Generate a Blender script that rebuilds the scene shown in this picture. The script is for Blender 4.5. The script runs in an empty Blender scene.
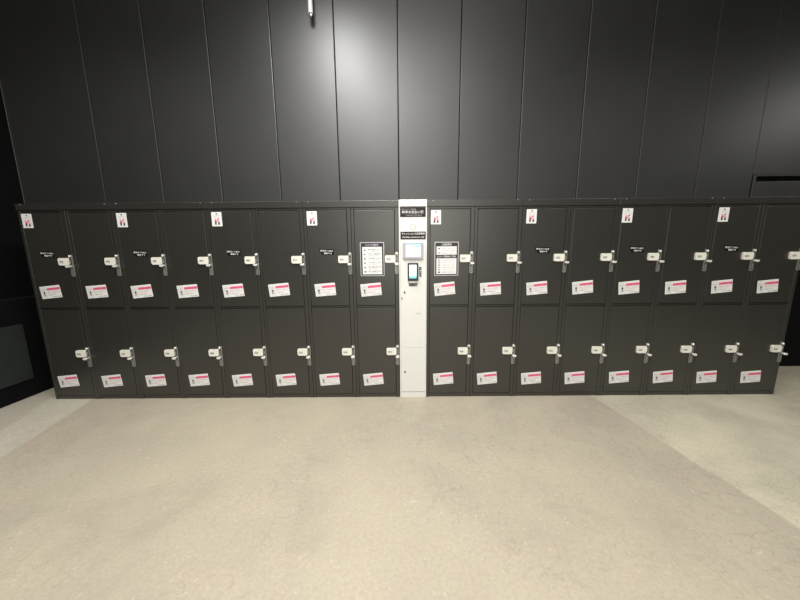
import bpy, bmesh, math, random
from mathutils import Matrix, Vector
random.seed(4)
S = bpy.context.scene
COL = S.collection

# ------------------------------------------------------------------ materials
def new_mat(name, col, rough=.5, metal=0., spec=.5, bump=None, var=0., coat=0.):
    m = bpy.data.materials.new(name); m.use_nodes = True
    nt = m.node_tree; b = nt.nodes['Principled BSDF']
    b.inputs['Base Color'].default_value = (*col, 1)
    b.inputs['Roughness'].default_value = rough
    b.inputs['Metallic'].default_value = metal
    b.inputs['Specular IOR Level'].default_value = spec
    b.inputs['Coat Weight'].default_value = coat
    tc = nt.nodes.new('ShaderNodeTexCoord')
    if var:
        n = nt.nodes.new('ShaderNodeTexNoise'); n.inputs['Scale'].default_value = 3.5; n.inputs['Detail'].default_value = 6
        nt.links.new(tc.outputs['Object'], n.inputs['Vector'])
        r = nt.nodes.new('ShaderNodeMapRange'); r.inputs['From Min'].default_value = .3; r.inputs['From Max'].default_value = .7
        r.inputs['To Min'].default_value = 1 - var; r.inputs['To Max'].default_value = 1 + var
        nt.links.new(n.outputs['Fac'], r.inputs['Value'])
        mx = nt.nodes.new('ShaderNodeMix'); mx.data_type = 'RGBA'; mx.blend_type = 'MULTIPLY'
        mx.inputs['Factor'].default_value = 1; mx.inputs['A'].default_value = (*col, 1)
        nt.links.new(r.outputs['Result'], mx.inputs['B']); nt.links.new(mx.outputs['Result'], b.inputs['Base Color'])
    if bump:
        sc, st = bump
        n = nt.nodes.new('ShaderNodeTexNoise'); n.inputs['Scale'].default_value = sc; n.inputs['Detail'].default_value = 3
        nt.links.new(tc.outputs['Object'], n.inputs['Vector'])
        bp = nt.nodes.new('ShaderNodeBump'); bp.inputs['Strength'].default_value = st; bp.inputs['Distance'].default_value = .002
        nt.links.new(n.outputs['Fac'], bp.inputs['Height']); nt.links.new(bp.outputs['Normal'], b.inputs['Normal'])
    return m

def emit_mat(name, col, strength):
    m = new_mat(name, col, .3)
    b = m.node_tree.nodes['Principled BSDF']
    b.inputs['Emission Color'].default_value = (*col, 1); b.inputs['Emission Strength'].default_value = strength
    return m

PAINT = new_mat('charcoal powder coat', (.020, .0197, .0168), .40, 0, 1., (260, .12), .06)
DOORP = new_mat('charcoal door powder coat', (.021, .0207, .0178), .39, 0, 1., (260, .12), .06)
GAP = new_mat('black locker interior', (.006, .006, .006), .8, 0, .2, None, .05)
WALLM = new_mat('dark metal wall cladding', (.0175, .018, .017), .50, 0, 1., (90, .15), .10)
BLACK = new_mat('matt black wall', (.0035, .0035, .004), .85, 0, .15, None, .1)
PANELG = new_mat('dark green grey panel', (.024, .030, .028), .6, 0, .3, None, .12)
CHROME = new_mat('satin chrome', (.36, .36, .34), .36, .5, .5, (300, .05), .05)
DKMETAL = new_mat('dark slot metal', (.05, .05, .048), .5, .2, .5, None, .05)
BRIGHT = new_mat('polished knob metal', (.90, .90, .88), .25, .3, .5, None, .03)
CREAM = new_mat('cream plastic', (.77, .76, .67), .38, 0, .5, None, .03)
WHITE = new_mat('warm white enamel', (.74, .742, .715), .42, 0, .45, (200, .05), .02)
TRIMW = new_mat('bright white enamel', (.80, .80, .78), .4, 0, .45, None, .02)
SEAM = new_mat('grey beige seam', (.34, .33, .28), .6, 0, .3, None, .03)
PAPER = new_mat('white paper', (.78, .78, .77), .55, 0, .4, None, .03)
PAPERG = new_mat('pale grey paper', (.60, .60, .61), .55, 0, .4, None, .03)
PINK = new_mat('pink ink', (.66, .05, .17), .55, 0, .4, None, .05)
PAPERL = new_mat('light grey paper', (.69, .69, .68), .55, 0, .4, None, .03)
PALEPINK2 = new_mat('rose ink', (.78, .17, .29), .55, 0, .4, None, .05)
PALEPINK = new_mat('pale pink ink', (.85, .50, .58), .55, 0, .4, None, .05)
INK = new_mat('black ink', (.03, .027, .03), .5, 0, .4, None, .03)
VINYLB = new_mat('black vinyl', (.006, .006, .006), .6, 0, .2, None, .03)
GINK = new_mat('grey ink', (.33, .33, .35), .55, 0, .4, None, .03)
CHARC = new_mat('charcoal sign vinyl', (.026, .023, .022), .5, 0, .2, None, .05)
SILVER = new_mat('silver poster frame', (.52, .52, .54), .38, .35, .5, None, .04)
LILAC = new_mat('pale lilac grey plastic', (.40, .41, .45), .4, 0, .5, None, .03)
LILACD = new_mat('dusty lilac ink', (.62, .55, .66), .5, 0, .4, None, .03)
BLKPL = new_mat('black plastic', (.025, .025, .027), .35, 0, .5, None, .03)
SCREEN = emit_mat('white lcd glow', (.86, .95, 1.), .45)
SCRBLUE = emit_mat('blue lcd glow', (.35, .66, .88), .35)
SCRCYAN = emit_mat('cyan lcd glow', (.18, .66, .76), .35)

def floor_mat():
    m = bpy.data.materials.new('worn polished concrete'); m.use_nodes = True
    nt = m.node_tree; b = nt.nodes['Principled BSDF']; L = nt.links.new
    N = nt.nodes.new
    tc = N('ShaderNodeTexCoord')
    def noise(scale, det, rough=.6, dist=0., vec=None):
        n = N('ShaderNodeTexNoise'); n.inputs['Scale'].default_value = scale; n.inputs['Detail'].default_value = det
        n.inputs['Roughness'].default_value = rough; n.inputs['Distortion'].default_value = dist
        L(vec or tc.outputs['Object'], n.inputs['Vector']); return n.outputs['Fac']
    def rng(v, a, b_, c, d):
        r = N('ShaderNodeMapRange'); r.inputs['From Min'].default_value = a; r.inputs['From Max'].default_value = b_
        r.inputs['To Min'].default_value = c; r.inputs['To Max'].default_value = d; L(v, r.inputs['Value']); return r.outputs['Result']
    def mixc(f, a, b_, mode='MIX'):
        x = N('ShaderNodeMix'); x.data_type = 'RGBA'; x.blend_type = mode
        if isinstance(f, float): x.inputs['Factor'].default_value = f
        else: L(f, x.inputs['Factor'])
        for s, v in (('A', a), ('B', b_)):
            if isinstance(v, tuple): x.inputs[s].default_value = (*v, 1)
            else: L(v, x.inputs[s])
        return x.outputs['Result']
    def math_(op, a, b_=None):
        x = N('ShaderNodeMath'); x.operation = op
        for i, v in enumerate((a, b_)):
            if v is None: continue
            if isinstance(v, (int, float)): x.inputs[i].default_value = v
            else: L(v, x.inputs[i])
        return x.outputs[0]
    sp = N('ShaderNodeSeparateXYZ'); L(tc.outputs['Object'], sp.inputs[0])
    X = sp.outputs['X']; Y = sp.outputs['Y']
    # tone zones run away from the wall: edges near x=-3.1 and x=1.85, a lighter zone right, narrow lighter bands left
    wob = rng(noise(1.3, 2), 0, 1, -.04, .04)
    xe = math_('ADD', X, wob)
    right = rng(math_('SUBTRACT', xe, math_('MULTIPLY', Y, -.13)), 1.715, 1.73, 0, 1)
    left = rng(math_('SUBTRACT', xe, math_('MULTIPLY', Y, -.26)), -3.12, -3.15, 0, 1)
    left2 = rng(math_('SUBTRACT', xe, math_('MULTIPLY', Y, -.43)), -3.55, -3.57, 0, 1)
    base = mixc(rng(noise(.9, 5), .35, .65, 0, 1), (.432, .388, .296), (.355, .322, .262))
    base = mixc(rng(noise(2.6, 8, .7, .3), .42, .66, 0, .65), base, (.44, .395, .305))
    base = mixc(rng(noise(7, 6, .7), .52, .72, 0, .4), base, (.46, .36, .30))
    new = mixc(rng(noise(1.6, 5), .38, .62, 0, 1), (.56, .525, .405), (.44, .415, .325))  # mottled colour of the lighter zone on the right
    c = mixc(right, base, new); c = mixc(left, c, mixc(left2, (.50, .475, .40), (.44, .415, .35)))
    # fine aggregate and pits
    c = mixc(rng(noise(55, 3, .7), .35, .7, 0, .42), c, (.29, .25, .19))
    c = mixc(rng(noise(38, 2, .5), .66, .72, 0, .35), c, (.60, .54, .44))
    # hairline crazing
    vo = N('ShaderNodeTexVoronoi'); vo.feature = 'DISTANCE_TO_EDGE'; vo.inputs['Scale'].default_value = 7
    nn = N('ShaderNodeTexNoise'); nn.inputs['Scale'].default_value = 5; nn.inputs['Detail'].default_value = 6
    L(tc.outputs['Object'], nn.inputs['Vector'])
    va = N('ShaderNodeVectorMath'); va.operation = 'MULTIPLY_ADD'; L(nn.outputs['Color'], va.inputs[0])
    va.inputs[1].default_value = (.5, .5, .5); L(tc.outputs['Object'], va.inputs[2]); L(va.outputs[0], vo.inputs['Vector'])
    line = rng(vo.outputs['Distance'], 0, .03, .55, 0)
    c = mixc(math_('MULTIPLY', line, rng(noise(.8, 2), .4, .6, 0, 1)), c, (.25, .215, .17))
    # pale scuffs and dark stains
    sc = noise(9, 2, .5, 2.2)
    c = mixc(rng(sc, .71, .76, 0, .25), c, (.66, .63, .56))
    c = mixc(rng(noise(1.9, 4, .55, .6), .58, .72, 0, .22), c, (.24, .21, .165))
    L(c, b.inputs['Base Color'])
    L(rng(noise(3, 5), .3, .7, .42, .62), b.inputs['Roughness'])
    b.inputs['Specular IOR Level'].default_value = .35
    bp = N('ShaderNodeBump'); bp.inputs['Strength'].default_value = .6; bp.inputs['Distance'].default_value = .003
    L(noise(45, 6, .7), bp.inputs['Height']); L(bp.outputs['Normal'], b.inputs['Normal'])
    return m

# ------------------------------------------------------------------ mesh helpers
class MB:
    """collects shapes and links them as ONE mesh object"""
    def __init__(s): s.bm = bmesh.new(); s.mats = []
    def mi(s, m):
        if m not in s.mats: s.mats.append(m)
        return s.mats.index(m)
    def box(s, x0, x1, y0, y1, z0, z1, m, bev=0., seg=2):
        r = bmesh.ops.create_cube(s.bm, size=1)
        vs = r['verts']
        for v in vs:
            v.co = Vector(((x0+x1)/2 + v.co.x*(x1-x0), (y0+y1)/2 + v.co.y*(y1-y0), (z0+z1)/2 + v.co.z*(z1-z0)))
        fs = list({f for v in vs for f in v.link_faces})
        if bev:
            es = list({e for v in vs for e in v.link_edges})
            r = bmesh.ops.bevel(s.bm, geom=es, offset=bev, segments=seg, affect='EDGES', profile=.5)
            fs = list({f for v in r['verts'] for f in v.link_faces} | {f for f in fs if f.is_valid})
        i = s.mi(m)
        for f in fs: f.material_index = i
        return s
    def prism(s, pts, y0, y1, m, bev=0.):
        """polygon given in x,z pushed from y0 (back) to y1 (front, smaller y)"""
        a = [s.bm.verts.new((x, y1, z)) for x, z in pts]; b = [s.bm.verts.new((x, y0, z)) for x, z in pts]
        n = len(pts); i = s.mi(m); fs = [s.bm.faces.new(a), s.bm.faces.new(b[::-1])]
        for k in range(n):
            fs.append(s.bm.faces.new((a[k], b[k], b[(k+1) % n], a[(k+1) % n])))
        for f in fs: f.material_index = i
        if bev:
            es = list({e for v in a for e in v.link_edges if e.other_vert(v) in a})
            r = bmesh.ops.bevel(s.bm, geom=es, offset=bev, segments=2, affect='EDGES', profile=.5)
            for f in r['faces']: f.material_index = i
        return s
    def rrect(s, x0, x1, z0, z1, rad, y0, y1, m, bev=0., n=5):
        pts = []
        for cx, cz, a0 in ((x1-rad, z1-rad, 0), (x0+rad, z1-rad, 90), (x0+rad, z0+rad, 180), (x1-rad, z0+rad, 270)):
            for k in range(n+1):
                a = math.radians(a0 + 90*k/n); pts.append((cx+rad*math.cos(a), cz+rad*math.sin(a)))
        return s.prism(pts, y0, y1, m, bev)
    def disc(s, cx, cz, r, y0, y1, m, n=20, bev=0.):
        return s.prism([(cx+r*math.cos(2*math.pi*k/n), cz+r*math.sin(2*math.pi*k/n)) for k in range(n)], y0, y1, m, bev)
    def ring(s, cx, cz, r0, r1, y0, y1, m, n=28):
        i = s.mi(m); V = []
        for k in range(n):
            c_, s_ = math.cos(2*math.pi*k/n), math.sin(2*math.pi*k/n)
            V.append([s.bm.verts.new((cx+r*c_, y, cz+r*s_)) for r, y in ((r0, y0), (r0, y1), (r1, y1), (r1, y0))])
        for k in range(n):
            a, b = V[k], V[(k+1) % n]
            for j in range(4):
                f = s.bm.faces.new((a[j], a[(j+1) % 4], b[(j+1) % 4], b[j])); f.material_index = i
        return s
    def lathe(s, prof, m, axis='Z', at=(0, 0, 0), n=20):
        i = s.mi(m); R = []
        for r, h in prof:
            ring = []
            for k in range(n):
                a = 2*math.pi*k/n; u, v = r*math.cos(a), r*math.sin(a)
                p = (u, v, h) if axis == 'Z' else (u, -h, v)
                ring.append(s.bm.verts.new(Vector(p)+Vector(at)))
            R.append(ring)
        for j in range(len(R)-1):
            for k in range(n):
                f = s.bm.faces.new((R[j][k], R[j][(k+1) % n], R[j+1][(k+1) % n], R[j+1][k])); f.material_index = i; f.smooth = True
        for rg in (R[0], R[-1]):
            f = s.bm.faces.new(rg); f.material_index = i
        return s
    def text(s, body, x0, x1, z0, z1, y, m, align='FIT', stretch=True):
        """lettering fitted into the x/z rectangle, lying at depth y facing the front"""
        vs, fs = text_geo(body)
        if not vs: return s
        ax, bx = min(v[0] for v in vs), max(v[0] for v in vs); ay, by = min(v[1] for v in vs), max(v[1] for v in vs)
        kx = (x1-x0)/(bx-ax); kz = (z1-z0)/(by-ay)
        if not stretch: kx = kz = min(kx, kz)
        i = s.mi(m)
        nv = [s.bm.verts.new((x0+(v[0]-ax)*kx, y, z0+(v[1]-ay)*kz)) for v in vs]
        for f in fs:
            try:
                g = s.bm.faces.new([nv[k] for k in f]); g.material_index = i
            except ValueError: pass
        return s
    def rot(s, cx, cz, deg):
        bmesh.ops.rotate(s.bm, verts=s.bm.verts, cent=(cx, 0, cz), matrix=Matrix.Rotation(math.radians(-deg), 3, 'Y'))
        return s
    def build(s, name, parent=None, loc=(0, 0, 0), smooth=False):
        bmesh.ops.recalc_face_normals(s.bm, faces=s.bm.faces)
        me = bpy.data.meshes.new(name); s.bm.to_mesh(me); s.bm.free()
        for m in s.mats: me.materials.append(m)
        o = bpy.data.objects.new(name, me); COL.objects.link(o); o.location = loc
        if parent: o.parent = parent
        return o

_tc = {}
def text_geo(body):
    if body in _tc: return _tc[body]
    cu = bpy.data.curves.new('lettering', 'FONT'); cu.body = body; cu.size = 1; cu.resolution_u = 2; cu.offset = .014; cu.fill_mode = 'FRONT'
    ob = bpy.data.objects.new('lettering', cu); COL.objects.link(ob)
    dg = bpy.context.evaluated_depsgraph_get(); ev = ob.evaluated_get(dg); me = ev.to_mesh()
    vs = [(v.co.x, v.co.y) for v in me.vertices]; fs = [tuple(p.vertices) for p in me.polygons]
    ev.to_mesh_clear(); bpy.data.objects.remove(ob); bpy.data.curves.remove(cu)
    _tc[body] = (vs, fs); return vs, fs

def tag(o, label, cat, group=None):
    o['label'] = label; o['category'] = cat
    if group: o['group'] = group
    return o
def struct(o): o['kind'] = 'structure'; return o
def empty(name, loc):
    o = bpy.data.objects.new(name, None); o.empty_display_size = .1; COL.objects.link(o); o.location = loc; return o
def kids(o, allobs): return [c for c in allobs if c.parent == o]

# ------------------------------------------------------------------ one locker bank: two columns, two tiers
P = .4212           # pitch of a column
D = .45             # depth of a bank
TIER = ((.910, 1.762, 0.0), (.040, .886, -0.868))   # z0, z1 of door, z shift of the lock from the upper one

def caution_sticker():
    b = MB(); w, h = .188, .115
    b.rrect(0, w, 0, h, .003, 0, -.0012, PAPER)
    y = -.0013
    b.box(.004, .062, y-.0003, y, .004, h-.004, PAPERL)
    y2 = y-.0006
    b.box(.066, w-.002, y2-.0002, y2, .074, .096, PALEPINK2)
    b.text('ご利用上の注意', .082, w-.006, .077, .093, y2-.0006, PINK)
    b.prism([(.068, .077), (.080, .077), (.074, .093)], y2, y2-.0005, PINK)
    b.text('荷物をロッカーに入れて扉を閉めてください', .066, .182, .055, .063, y2-.0002, GINK)
    b.text('貴重品・危険物・動物は入れないでください', .066, .176, .041, .049, y2-.0002, PALEPINK)
    b.text('使用期間は三日間です', .066, .140, .027, .034, y2-.0002, GINK)
    b.text('お問い合わせ 管理事務所', .100, .184, .008, .017, y2-.0002, GINK)
    b.text('ロッカー', .010, .054, .076, .087, y2-.0002, GINK)
    b.disc(.034, .056, .0085, y2, y2-.0004, INK, 14)
    b.prism([(.024, .026), (.044, .026), (.041, .046), (.027, .046)], y2, y2-.0004, GINK)
    return b.rot(w/2, h/2, 5.2)

def pictogram_sticker():
    b = MB(); w, h = .090, .122
    b.rrect(0, w, 0, h, .003, 0, -.0012, PAPER)
    y = -.0016
    b.box(.040, .054, y-.0003, y, .103, .111, INK)
    b.text('飲食物等の持込', .016, .078, .088, .097, y, PAPERG)
    b.text('ご遠慮ください', .018, .076, .074, .083, y, PAPERG)
    # two dark figures under a pink cross
    b.prism([(.026, .014), (.040, .014), (.041, .048), (.026, .048)], y, y-.0003, INK)
    b.disc(.033, .056, .007, y, y-.0003, GINK, 12)
    b.prism([(.054, .014), (.069, .014), (.069, .040), (.065, .047), (.058, .047), (.054, .040)], y, y-.0003, INK)
    y -= .0008
    for sg in (1, -1):
        cx, cz, L_, t = .047, .051, .024, .0048
        d = Vector((sg, 1)).normalized(); n = Vector((-d.y, d.x))
        p = [Vector((cx, cz))+d*a*L_+n*c*t for a, c in ((-1, -1), (1, -1), (1, 1), (-1, 1))]
        b.prism([(q.x, q.y) for q in p], y, y-.0003, PINK if sg > 0 else PALEPINK)
        y -= .0004
    return b

def notice_tab():
    """small black trapezoid sign with two lines of white lettering"""
    b = MB()
    b.prism([(-.067, .026), (.067, .026), (.064, -.024), (-.044, -.024), (-.067, .008)], 0, -.0012, VINYLB)
    b.text('精算機で操作', -.058, .058, .002, .018, -.0016, PAPERG)
    b.text('開錠です', -.024, .046, -.019, -.004, -.0016, PAPER)
    return b.rot(0, 0, -2)

def poster(kind):
    b = MB(); w, h = .216, .303
    b.rrect(0, w, 0, h, .006, 0, -.003, SILVER, .001)
    b.box(.0065, w-.0065, -.0036, -.003, .0065, h-.0065, INK)
    y = -.0042
    if kind == 0:
        b.text('ロッカーのご利用方法', .052, .164, h-.036, h-.014, y, LILACD)
        b.box(.020, w-.020, y-.0002, y, .016, h-.042, PAPER)
        rows = ['画面の案内を選んでください', '荷物を入れて扉を閉めます', '料金を確認してください', 'カードをタッチしてください',
                '控えを受け取ります', '取り出しは画面から行います']
        z = h-.052; st = (z-.020)/6
        for i, t in enumerate(rows):
            zc = z-st*(i+.5)
            b.text(t, .074, .188, zc-.001, zc+.011, y-.0006, INK)
            b.text(t[::-1], .074, .160, zc-.014, zc-.006, y-.0006, GINK)
            if i: b.box(.024, w-.024, y-.0005, y-.0002, zc+st/2-.0006, zc+st/2+.0006, PAPERG)
            b.rrect(.032, .032+(.018 if i < 5 else .024), zc-.007, zc+.007, .003, y-.0002, y-.0006, GINK)
            b.disc(.041, zc, .0045, y-.0006, y-.0009, INK, 10)
    else:
        b.text('ご利用案内', .060, .152, h-.034, h-.014, y, PAPER)
        b.box(.018, w-.018, y-.0002, y, h-.114, h-.040, PAPER)
        b.text('ロッカー使用料金のご案内', .024, w-.026, h-.139, h-.121, y-.0002, PAPER)
        b.box(.018, w-.018, y-.0002, y, .016, h-.146, PAPER)
        for i, t in enumerate(['当日限り 一回の料金です', '日付が変わると追加料金', '延長は三日間まで']):
            zc = h-.056-i*.023
            b.text(t, .068, .186, zc-.004, zc+.004, y-.0006, GINK)
        b.disc(.040, h-.060, .007, y-.0002, y-.0006, INK, 10)
        b.rrect(.028, .054, h-.102, h-.092, .003, y-.0002, y-.0006, GINK)
        for i, t in enumerate(['現金は使用できません', '貴重品を入れないでください', '危険物を入れないでください', '生き物を入れないでください', '紛失の際はご連絡ください', '期間を過ぎた荷物は移します']):
            zc = .140-i*.0215
            b.text(t, .072, .186, zc-.004, zc+.005, y-.0006, PALEPINK if i % 3 == 1 else GINK)
            b.rrect(.032, .052, zc-.006, zc+.006, .002, y-.0002, y-.0006, GINK if i < 5 else INK)
    return b

SHARED = {}
def shared(key, builder, name, parent, loc):
    """first use builds the mesh, later ones are object copies of it"""
    if key not in SHARED:
        o = builder().build(name, parent, loc); SHARED[key] = o; return o
    o = SHARED[key].copy(); o.name = name; COL.objects.link(o); o.parent = parent; o.location = loc
    return o

def door_mb(h):
    b = MB(); b.box(0, .354, 0, .018, 0, h, DOORP, .0022, 2)
    return b

def lock_plate():
    """origin at the plate's top centre, z goes down"""
    b = MB(); w = .016
    b.rrect(-w, w, -.196, 0, .010, 0, -.006, CHROME, .0015)
    b.rrect(-.009, .009, -.092, -.030, .005, -.006, -.0085, DKMETAL, .0008)      # upper window
    b.rrect(-.0035, .0035, -.082, -.044, .002, -.0085, -.0105, CHROME, .0005)
    b.rrect(-.0095, .0095, -.186, -.122, .003, -.006, -.0065, DKMETAL)            # lower recess
    b.rrect(-.0055, .0055, -.181, -.130, .002, -.0065, -.0075, CHROME)
    b.lathe([(.0085, 0), (.0085, .006), (.007, .010), (.003, .012)], BRIGHT, 'Y', (0, -.006, -.014), 16)
    b.lathe([(.011, 0), (.011, .008), (.009, .010)], CHROME, 'Y', (0, -.006, -.104), 18)
    return b

def lock_knob():
    b = MB()
    b.lathe([(.0075, 0), (.0075, .020), (.006, .022)], BRIGHT, 'Y', (0, -.016, -.104), 14)
    b.rrect(-.017, .017, -.113, -.095, .007, -.034, -.046, BRIGHT, .003)
    return b

def number_plate(txt):
    b = MB()
    b.rrect(-.104, -.012, -.095, -.029, .010, 0, -.016, CREAM, .004)
    b.rrect(-.092, -.052, -.073, -.053, .004, -.016, -.0166, PAPERG)
    b.text(txt, -.088, -.057, -.070, -.056, -.0172, INK)
    b.disc(-.030, -.062, .004, -.016, -.0166, PAPER, 12)
    return b

def make_bank(x_left, first_col, label, doors_extra):
    W = 2*P
    root = empty('locker_bank', (x_left+W/2, 0, 0)); tag(root, label, 'locker', 'two-column coin locker banks along the wall')
    def lx(v): return v - W/2
    if 'carcass' not in SHARED:
        b = MB()
        g = .0008
        b.box(lx(g), lx(W-g), .022, D, .0, 1.840, PAINT, .001, 1)
        b.box(lx(.004), lx(W-.004), .0195, .0225, .03, 1.785, GAP)
        SHARED['carcass'] = b.build('cabinet_body', root)
        f = MB()
        for c in (0, P):
            f.box(lx(c+g), lx(c+.026), 0, .0215, .0, 1.785, PAINT, .0012, 1)
            f.box(lx(c+.387), lx(c+P-g-.0006), 0, .0215, .0, 1.785, PAINT, .0012, 1)
            f.box(lx(c+.0262), lx(c+.3868), 0, .0215, 1.767, 1.784, PAINT, .0012, 1)
            f.box(lx(c+.0262), lx(c+.3868), .007, .0215, .8900, .9060, PAINT, .001, 1)
        SHARED['frame'] = f.build('door_frame', root)
        t = MB()
        t.box(lx(g), lx(W-g), -.008, .0212, 1.7855, 1.841, PAINT, .0022, 2)
        SHARED['header'] = t.build('top_rail', root)
        for s_ in (.050, W-.050):
            q = MB().lathe([(.0045, 0), (.0045, .0025), (.002, .004)], CHROME, 'Y', (0, 0, 0), 12).build('bolt', SHARED['header'], (lx(s_), -.008, 1.833))
            SHARED['bolt%d' % (s_ > .2)] = q
        p = MB()
        for c in (0, P):
            p.box(lx(c+.0265), lx(c+.3865), .004, .0212, 0, .036, PAINT, .001, 1)
        SHARED['plinth'] = p.build('plinth', root)
    else:
        for k in ('carcass', 'frame', 'header', 'plinth'):
            o = SHARED[k].copy(); COL.objects.link(o); o.parent = root
            if k == 'header':
                for q in ('bolt0', 'bolt1'):
                    c_ = SHARED[q].copy(); COL.objects.link(c_); c_.parent = o
    for ci in range(2):
        c = ci*P
        for ti, (z0, z1, dz) in enumerate(TIER):
            d = shared('door%d' % ti, lambda: door_mb(z1-z0), 'locker_door', root, (lx(c+.0295), -.0015, z0))
            h = shared('hinge%d' % ti, lambda: hinge(z1-z0), 'hinge_pin', d, (.0, 0, 0))
            zc = 1.001 if ti == 0 else .131
            s = shared('caution', caution_sticker, 'caution_sticker', d, (.0405, -.0003, zc-z0))
            s['label'] = 'white sticker with a pink band'
            # stuck on by hand: each a little different
            s.rotation_euler = (0, math.radians(random.uniform(-.9, .9)), 0)
            s.location.x += random.uniform(-.003, .003); s.location.z += random.uniform(-.003, .003)
            n = first_col + ci
            if ti == 0:
                ex = doors_extra[ci]
                if 'icon' in ex:
                    q = shared('icon', pictogram_sticker, 'pictogram_sticker', d, (.003, -.0003, 1.634-z0)); q['label'] = 'white sticker with a pink cross over two figures'
                if 'tab' in ex:
                    q = shared('tab', notice_tab, 'notice_sticker', d, (.165, -.0003, 1.400-z0)); q['label'] = 'small black tab with white lettering'
                if 'posterA' in ex:
                    q = poster(0).build('instruction_poster', d, (.044, -.0003, 1.181-z0)); q['label'] = 'silver-framed poster with one list of steps'
                if 'posterB' in ex:
                    q = poster(1).build('instruction_poster', d, (.039, -.0003, 1.178-z0)); q['label'] = 'silver-framed poster with two headed boxes'
            lk = shared('lock', lock_plate, 'lock_plate', root, (lx(c+.4015), -.0005, 1.396+dz*1.0))
            shared('knob', lock_knob, 'lock_knob', lk, (0, 0, 0))['label'] = 'bright protruding knob'
            num = 2*n+ti+1
            q = number_plate('%03d' % num).build('number_plate', lk, (0, -.001, 0)); q['label'] = 'cream plate with a dark number'
    return root

def hinge(h):
    return MB().lathe([(.0012, .05), (.0016, .054), (.0016, h-.054), (.0012, h-.05)], PAINT, 'Z', (-.0016, .004, 0), 8)

XL = -.1262-8*P; XR = .1262
T = 'charcoal two-by-two locker bank '
specs = [
 (XL+0*P, 0, T+'at the far left end, beside the black left wall', (('icon', 'tab'), ())),
 (XL+2*P, 2, T+'second from the left end of the row', (('icon', 'tab'), ())),
 (XL+4*P, 4, T+'third from the left end, two before the white kiosk', (('icon', 'tab'), ())),
 (XL+6*P, 6, T+'touching the white kiosk on its left, list poster on its door', (('icon', 'tab'), ('posterA',))),
 (XR+0*P, 8, T+'touching the white kiosk on its right, two-box poster on its door', (('icon', 'posterB'), ())),
 (XR+2*P, 10, T+'second to the right of the white kiosk', (('icon', 'tab'), ())),
 (XR+4*P, 12, T+'third to the right of the white kiosk', (('icon', 'tab'), ())),
 (XR+6*P, 14, T+'at the far right end of the row, by the dark opening', (('icon', 'tab'), ())),
]
for a in specs: make_bank(*a)

# ------------------------------------------------------------------ payment kiosk
k = empty('payment_kiosk', (0, 0, 0))
tag(k, 'tall narrow white payment kiosk with touchscreen, standing between the charcoal locker banks', 'kiosk')
b = MB(); b.box(-.1245, .1245, .004, D, 0, 1.843, WHITE, .002, 2)
b.build('cabinet_body', k)
b = MB(); b.box(-.1245, .1245, -.020, .0036, 1.787, 1.845, TRIMW, .004, 3); b.build('header_cap', k)
b = MB(); 
for x0, x1 in ((-.1245, -.113), (.1155, .1245)): b.box(x0, x1, -.020, .0036, 0, 1.788, TRIMW, .003, 3)
b.build('side_trim', k)
b = MB(); b.box(-.1125, .115, -.013, .0036, .504, 1.787, WHITE, .002, 2); up = b.build('upper_panel', k)
MB().ring(-.001, 1.612, .0235, .027, -.013, -.0142, SEAM).ring(-.001, 1.612, .009, .0115, -.013, -.0142, PAPERG, 18).build('speaker_ring', up)
b = MB(); b.rrect(-.084, -.074, 1.670, 1.678, .003, -.013, -.0136, GINK); b.text('お困りの際はボタンを押してください', -.062, .090, 1.670, 1.677, -.0136, PAPERG); b.build('small_notice', up)
b = MB(); b.box(-.1125, .115, -.013, .0036, .060, .5025, WHITE, .002, 2); dn = b.build('lower_door', k)
b = MB(); b.lathe([(.0085, 0), (.0085, .003), (.007, .004)], DKMETAL, 'Y', (-.077, -.013, .262), 16).box(-.078, -.076, -.0182, -.017, .257, .267, BLKPL); b.build('keyhole', dn)
b = MB(); b.box(-.1125, .115, -.010, .0036, 0, .055, WHITE, .0015, 1); b.build('plinth', k)
# signs
b = MB(); b.box(-.111, .112, -.0165, -.0132, 1.699, 1.782, CHARC, .001, 1)
b.text('ロッカー利用', -.097, .024, 1.760, 1.768, -.0172, PAPERG)
b.text('料金お支払い機', -.095, .094, 1.727, 1.753, -.0172, PAPER)
b.text('Payment Machine', -.058, .078, 1.708, 1.717, -.0172, PAPERG)
q = b.build('sign_plate', k); q['label'] = 'upper black plate with large white lettering'
b = MB(); b.box(-.109, .113, -.0165, -.0132, 1.506, 1.572, CHARC, .001, 1)
b.text('キャッシュレス決済専用', -.099, .103, 1.544, 1.564, -.0172, PAPER)
b.text('Cashless payment only', -.095, .103, 1.515, 1.532, -.0172, PAPER)
q = b.build('sign_plate', k); q['label'] = 'lower black plate with two white lines'
# touchscreen
b = MB(); b.rrect(-.092, .092, 1.335, 1.474, .008, -.0132, -.028, LILAC, .004); ts = b.build('touchscreen', k)
b = MB(); b.rrect(-.062, .066, 1.352, 1.464, .002, -.028, -.0286, SCREEN)
b.box(-.062, .066, -.0291, -.0287, 1.450, 1.464, SCRBLUE)
b.box(.010, .064, -.0291, -.0287, 1.436, 1.4495, SCRBLUE)
b.text('預入 取出', .020, .062, 1.438, 1.448, -.0296, SCRCYAN)
b.text('操作を選択してください', -.050, .050, 1.424, 1.433, -.0290, SCRBLUE)
b.build('display', ts)
MB().lathe([(.003, 0), (.003, .002), (.001, .003)], BLKPL, 'Y', (-.026, -.0275, 1.342), 10).build('sensor', ts)
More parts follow.
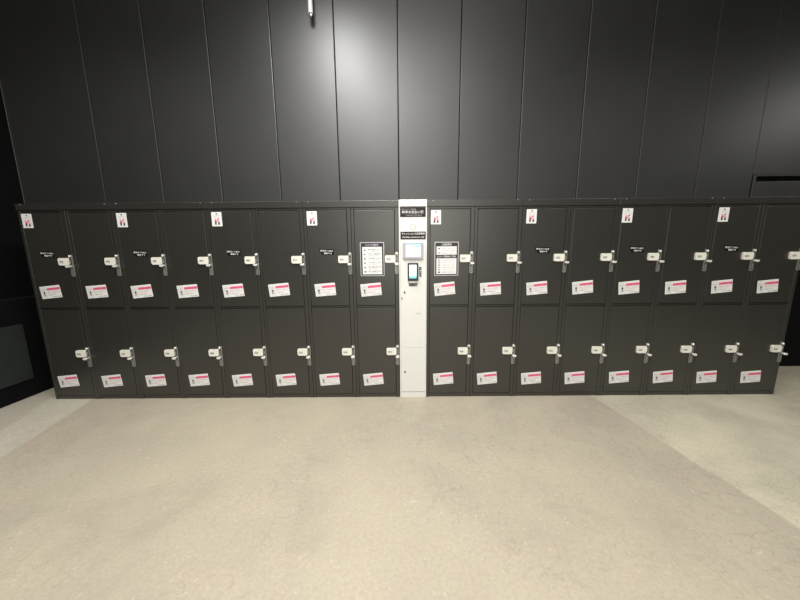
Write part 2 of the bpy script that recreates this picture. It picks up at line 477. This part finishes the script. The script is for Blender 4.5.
# card reader
b = MB(); b.rrect(-.047, .048, 1.136, 1.297, .006, -.0132, -.034, BLKPL, .004)
b.prism([(-.040, 1.136), (.040, 1.136), (.034, 1.118), (-.034, 1.118)], -.0132, -.030, PAPERG)
rd = b.build('card_reader', k)
b = MB(); b.rrect(-.033, .031, 1.160, 1.281, .003, -.034, -.0346, SCREEN)
b.box(-.033, .031, -.0350, -.0347, 1.160, 1.180, SCRCYAN); b.build('display', rd)
b = MB(); b.box(-.038, .040, -.0142, -.0132, 1.086, 1.112, INK); b.text('タッチ部', -.035, .037, 1.090, 1.108, -.0148, PAPERG)
q = b.build('reader_label', k)
b = MB(); b.rrect(.056, .077, 1.172, 1.261, .003, -.0132, -.0142, CHARC)
for i, ch in enumerate('カード口'): b.text(ch, .060, .073, 1.241-.021*i, 1.256-.021*i, -.0148, PAPERG)
b.build('vertical_label', k)
b = MB(); b.lathe([(.008, 0), (.008, .004), (.006, .006)], DKMETAL, 'Y', (-.077, -.013, 1.031), 16); b.build('button', k)
b = MB(); b.lathe([(.008, 0), (.008, .004), (.006, .006)], CHROME, 'Y', (-.101, -.013, .977), 16).box(-.102, -.100, -.0205, -.019, .972, .982, BLKPL); b.build('keyhole', k)
b = MB(); b.text('取扱会社', .026, .078, .826, .835, -.0138, GINK); b.box(.030, .082, -.0140, -.0131, .972, .980, TRIMW, .0003, 1)  # lettering, plus a white strip painting in a highlight line
b.build('small_notice', k)

# ------------------------------------------------------------------ setting
WY = .46
seams = [-.122+.6008*i for i in range(-6, 7)]
xs = [-3.965]+[s for s in seams if -3.6 < s < 3.4]+[3.440]
b = MB(); ZT = 5.2
g = .0022
for i in range(len(xs)-1):
    b.box(xs[i]+(g if i else 0), xs[i+1]-(g if i < len(xs)-2 else 0), WY, WY+.04, 0, ZT, WALLM, .0055, 2)
b.box(3.4405, 6.6, WY, WY+.04, 2.131, ZT, WALLM, .003, 2)
b.box(3.485, 6.6, WY, WY+.04, 2.1165, 2.1305, WALLM)
b.box(3.456, 3.4849, WY, WY+.04, 1.86, 2.1305, WALLM, .002, 1)
b.box(3.4855, 6.6, WY, WY+.04, 1.86, 2.064, WALLM, .003, 2)
b.box(-3.965, 6.6, WY+.0405, WY+.12, 1.86, ZT, BLACK)
b.box(-3.965, 3.440, WY+.0405, WY+.12, 0, 1.8595, BLACK)
struct(b.build('wall_back'))
b = MB(); b.box(-3.964, -3.955, WY-.012, WY-.0005, 1.0, ZT, DKMETAL, .002, 1); struct(b.build('trim_2'))
b = MB(); b.box(-4.10, -3.966, -6.5, WY+.12, 0, ZT, BLACK); struct(b.build('wall_left'))
b = MB(); b.box(-3.9655, -3.815, -6.5, WY-.001, .001, .98, BLACK, .004, 1); struct(b.build('trim_1'))
b = MB(); b.box(3.441, 6.6, .70, .80, .001, 1.8595, BLACK); b.box(3.441, 3.50, WY+.125, .699, .001, 1.859, BLACK)
struct(b.build('door_1'))
b = MB(); b.box(6.601, 6.75, -6.5, .8, 0, ZT, WALLM); struct(b.build('wall_right'))
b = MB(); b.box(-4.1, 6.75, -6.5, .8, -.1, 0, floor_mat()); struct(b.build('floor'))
b = MB(); b.box(-4.1, 6.75, -6.5, .8, ZT, ZT+.1, BLACK); struct(b.build('ceiling'))
b = MB(); b.box(-4.1, 6.75, -6.65, -6.501, 0, ZT, WALLM); struct(b.build('wall_front'))

b = MB(); b.rrect(-.42, .42, -.277, .277, .006, 0, -.012, PANELG, .002)
o = b.build('access_panel', None, (-3.814, -.315, .457)); o.rotation_euler = (0, 0, math.radians(90))
tag(o, 'low grey-green flat panel on the black left wall beside the lockers', 'panel')

h = empty('hanging_pole', (-.905, .36, 3.505)); tag(h, 'pale slim pole hanging from above in front of the dark wall', 'pole')
MB().lathe([(.019, .02), (.021, .025), (.021, 1.60), (.019, 1.612)], new_mat('pale pole paint', (.55, .52, .53), .4, 0, .5, None, .03), 'Z', (0, 0, 0), 20).build('tube', h)
MB().lathe([(.004, 0), (.009, .006), (.010, .019)], BRIGHT, 'Z', (.003, 0, 0), 16).build('end_tip', h)

# ------------------------------------------------------------------ light
def area(name, loc, target, sx, sy, power, col=(1, 1, 1), spread=180):
    l = bpy.data.lights.new(name, 'AREA'); l.shape = 'RECTANGLE'; l.size = sx; l.size_y = sy; l.energy = power; l.color = col
    l.spread = math.radians(spread)
    o = bpy.data.objects.new(name, l); COL.objects.link(o); o.location = loc
    o.rotation_euler = (Vector(target)-Vector(loc)).to_track_quat('-Z', 'Y').to_euler(); return o
area('ceiling_spot_near_wall', (-.80, -.55, 3.80), (-.62, .10, 2.2), .30, .46, 15, (1, .99, .97), 150)
tube = area('linear_ceiling_lamp', (-.50, -1.45, 3.92), (-.50, -1.45, 0), 2.0, .16, 70, (1, .99, .97), 160)
tube.rotation_euler = (0, 0, math.atan2(-1.75, .72))
area('ceiling_lamps_room', (-.25, -3.6, 4.7), (-.1, -.4, .6), 2.2, 1.6, 105, (1, .975, .93))
for x in (-3.4, 0, 3.4):
    area('floor_fill_light', (x, -2.3, 4.9), (x, -2.0, 0), 1.2, 1.2, 44, (1, .96, .89), 110)  # added overhead fill, narrow spread, to brighten the floor evenly
area('locker_fill_light', (.35, -6.4, 2.1), (.35, 0, 1.2), 2.4, 1.8, 115, (1, .95, .86))  # added fill behind the camera, puts a glow on the middle lockers
area('side_room_lamp', (5.2, -.8, 3.2), (4.4, .4, 2.0), .5, .4, 5.5, (1, .98, .95), 150)
w = bpy.data.worlds.new('dim hall'); S.world = w; w.use_nodes = True
w.node_tree.nodes['Background'].inputs[0].default_value = (.9, .95, 1, 1); w.node_tree.nodes['Background'].inputs[1].default_value = .05

# ------------------------------------------------------------------ camera
th, ro, ya, cx, ch, cd = .16296, -.00878, -.00405, -.1082, 1.4066, 2.7328
cam = bpy.data.cameras.new('camera'); cam.sensor_width = 36; cam.lens = 13.5; cam.clip_start = .05
co = bpy.data.objects.new('camera', cam); COL.objects.link(co)
fw = Vector((math.sin(ya), math.cos(ya), 0)); R0 = Vector((math.cos(ya), -math.sin(ya), 0))
F = fw*math.cos(th)-Vector((0, 0, 1))*math.sin(th); U0 = fw*math.sin(th)+Vector((0, 0, 1))*math.cos(th)
R = R0*math.cos(ro)+U0*math.sin(ro); U = -R0*math.sin(ro)+U0*math.cos(ro)
co.matrix_world = Matrix(((R.x, U.x, -F.x, cx), (R.y, U.y, -F.y, -cd), (R.z, U.z, -F.z, ch), (0, 0, 0, 1)))
S.camera = co
S.view_settings.view_transform = 'Standard'; S.view_settings.look = 'None'; S.view_settings.exposure = 0; S.view_settings.gamma = 1
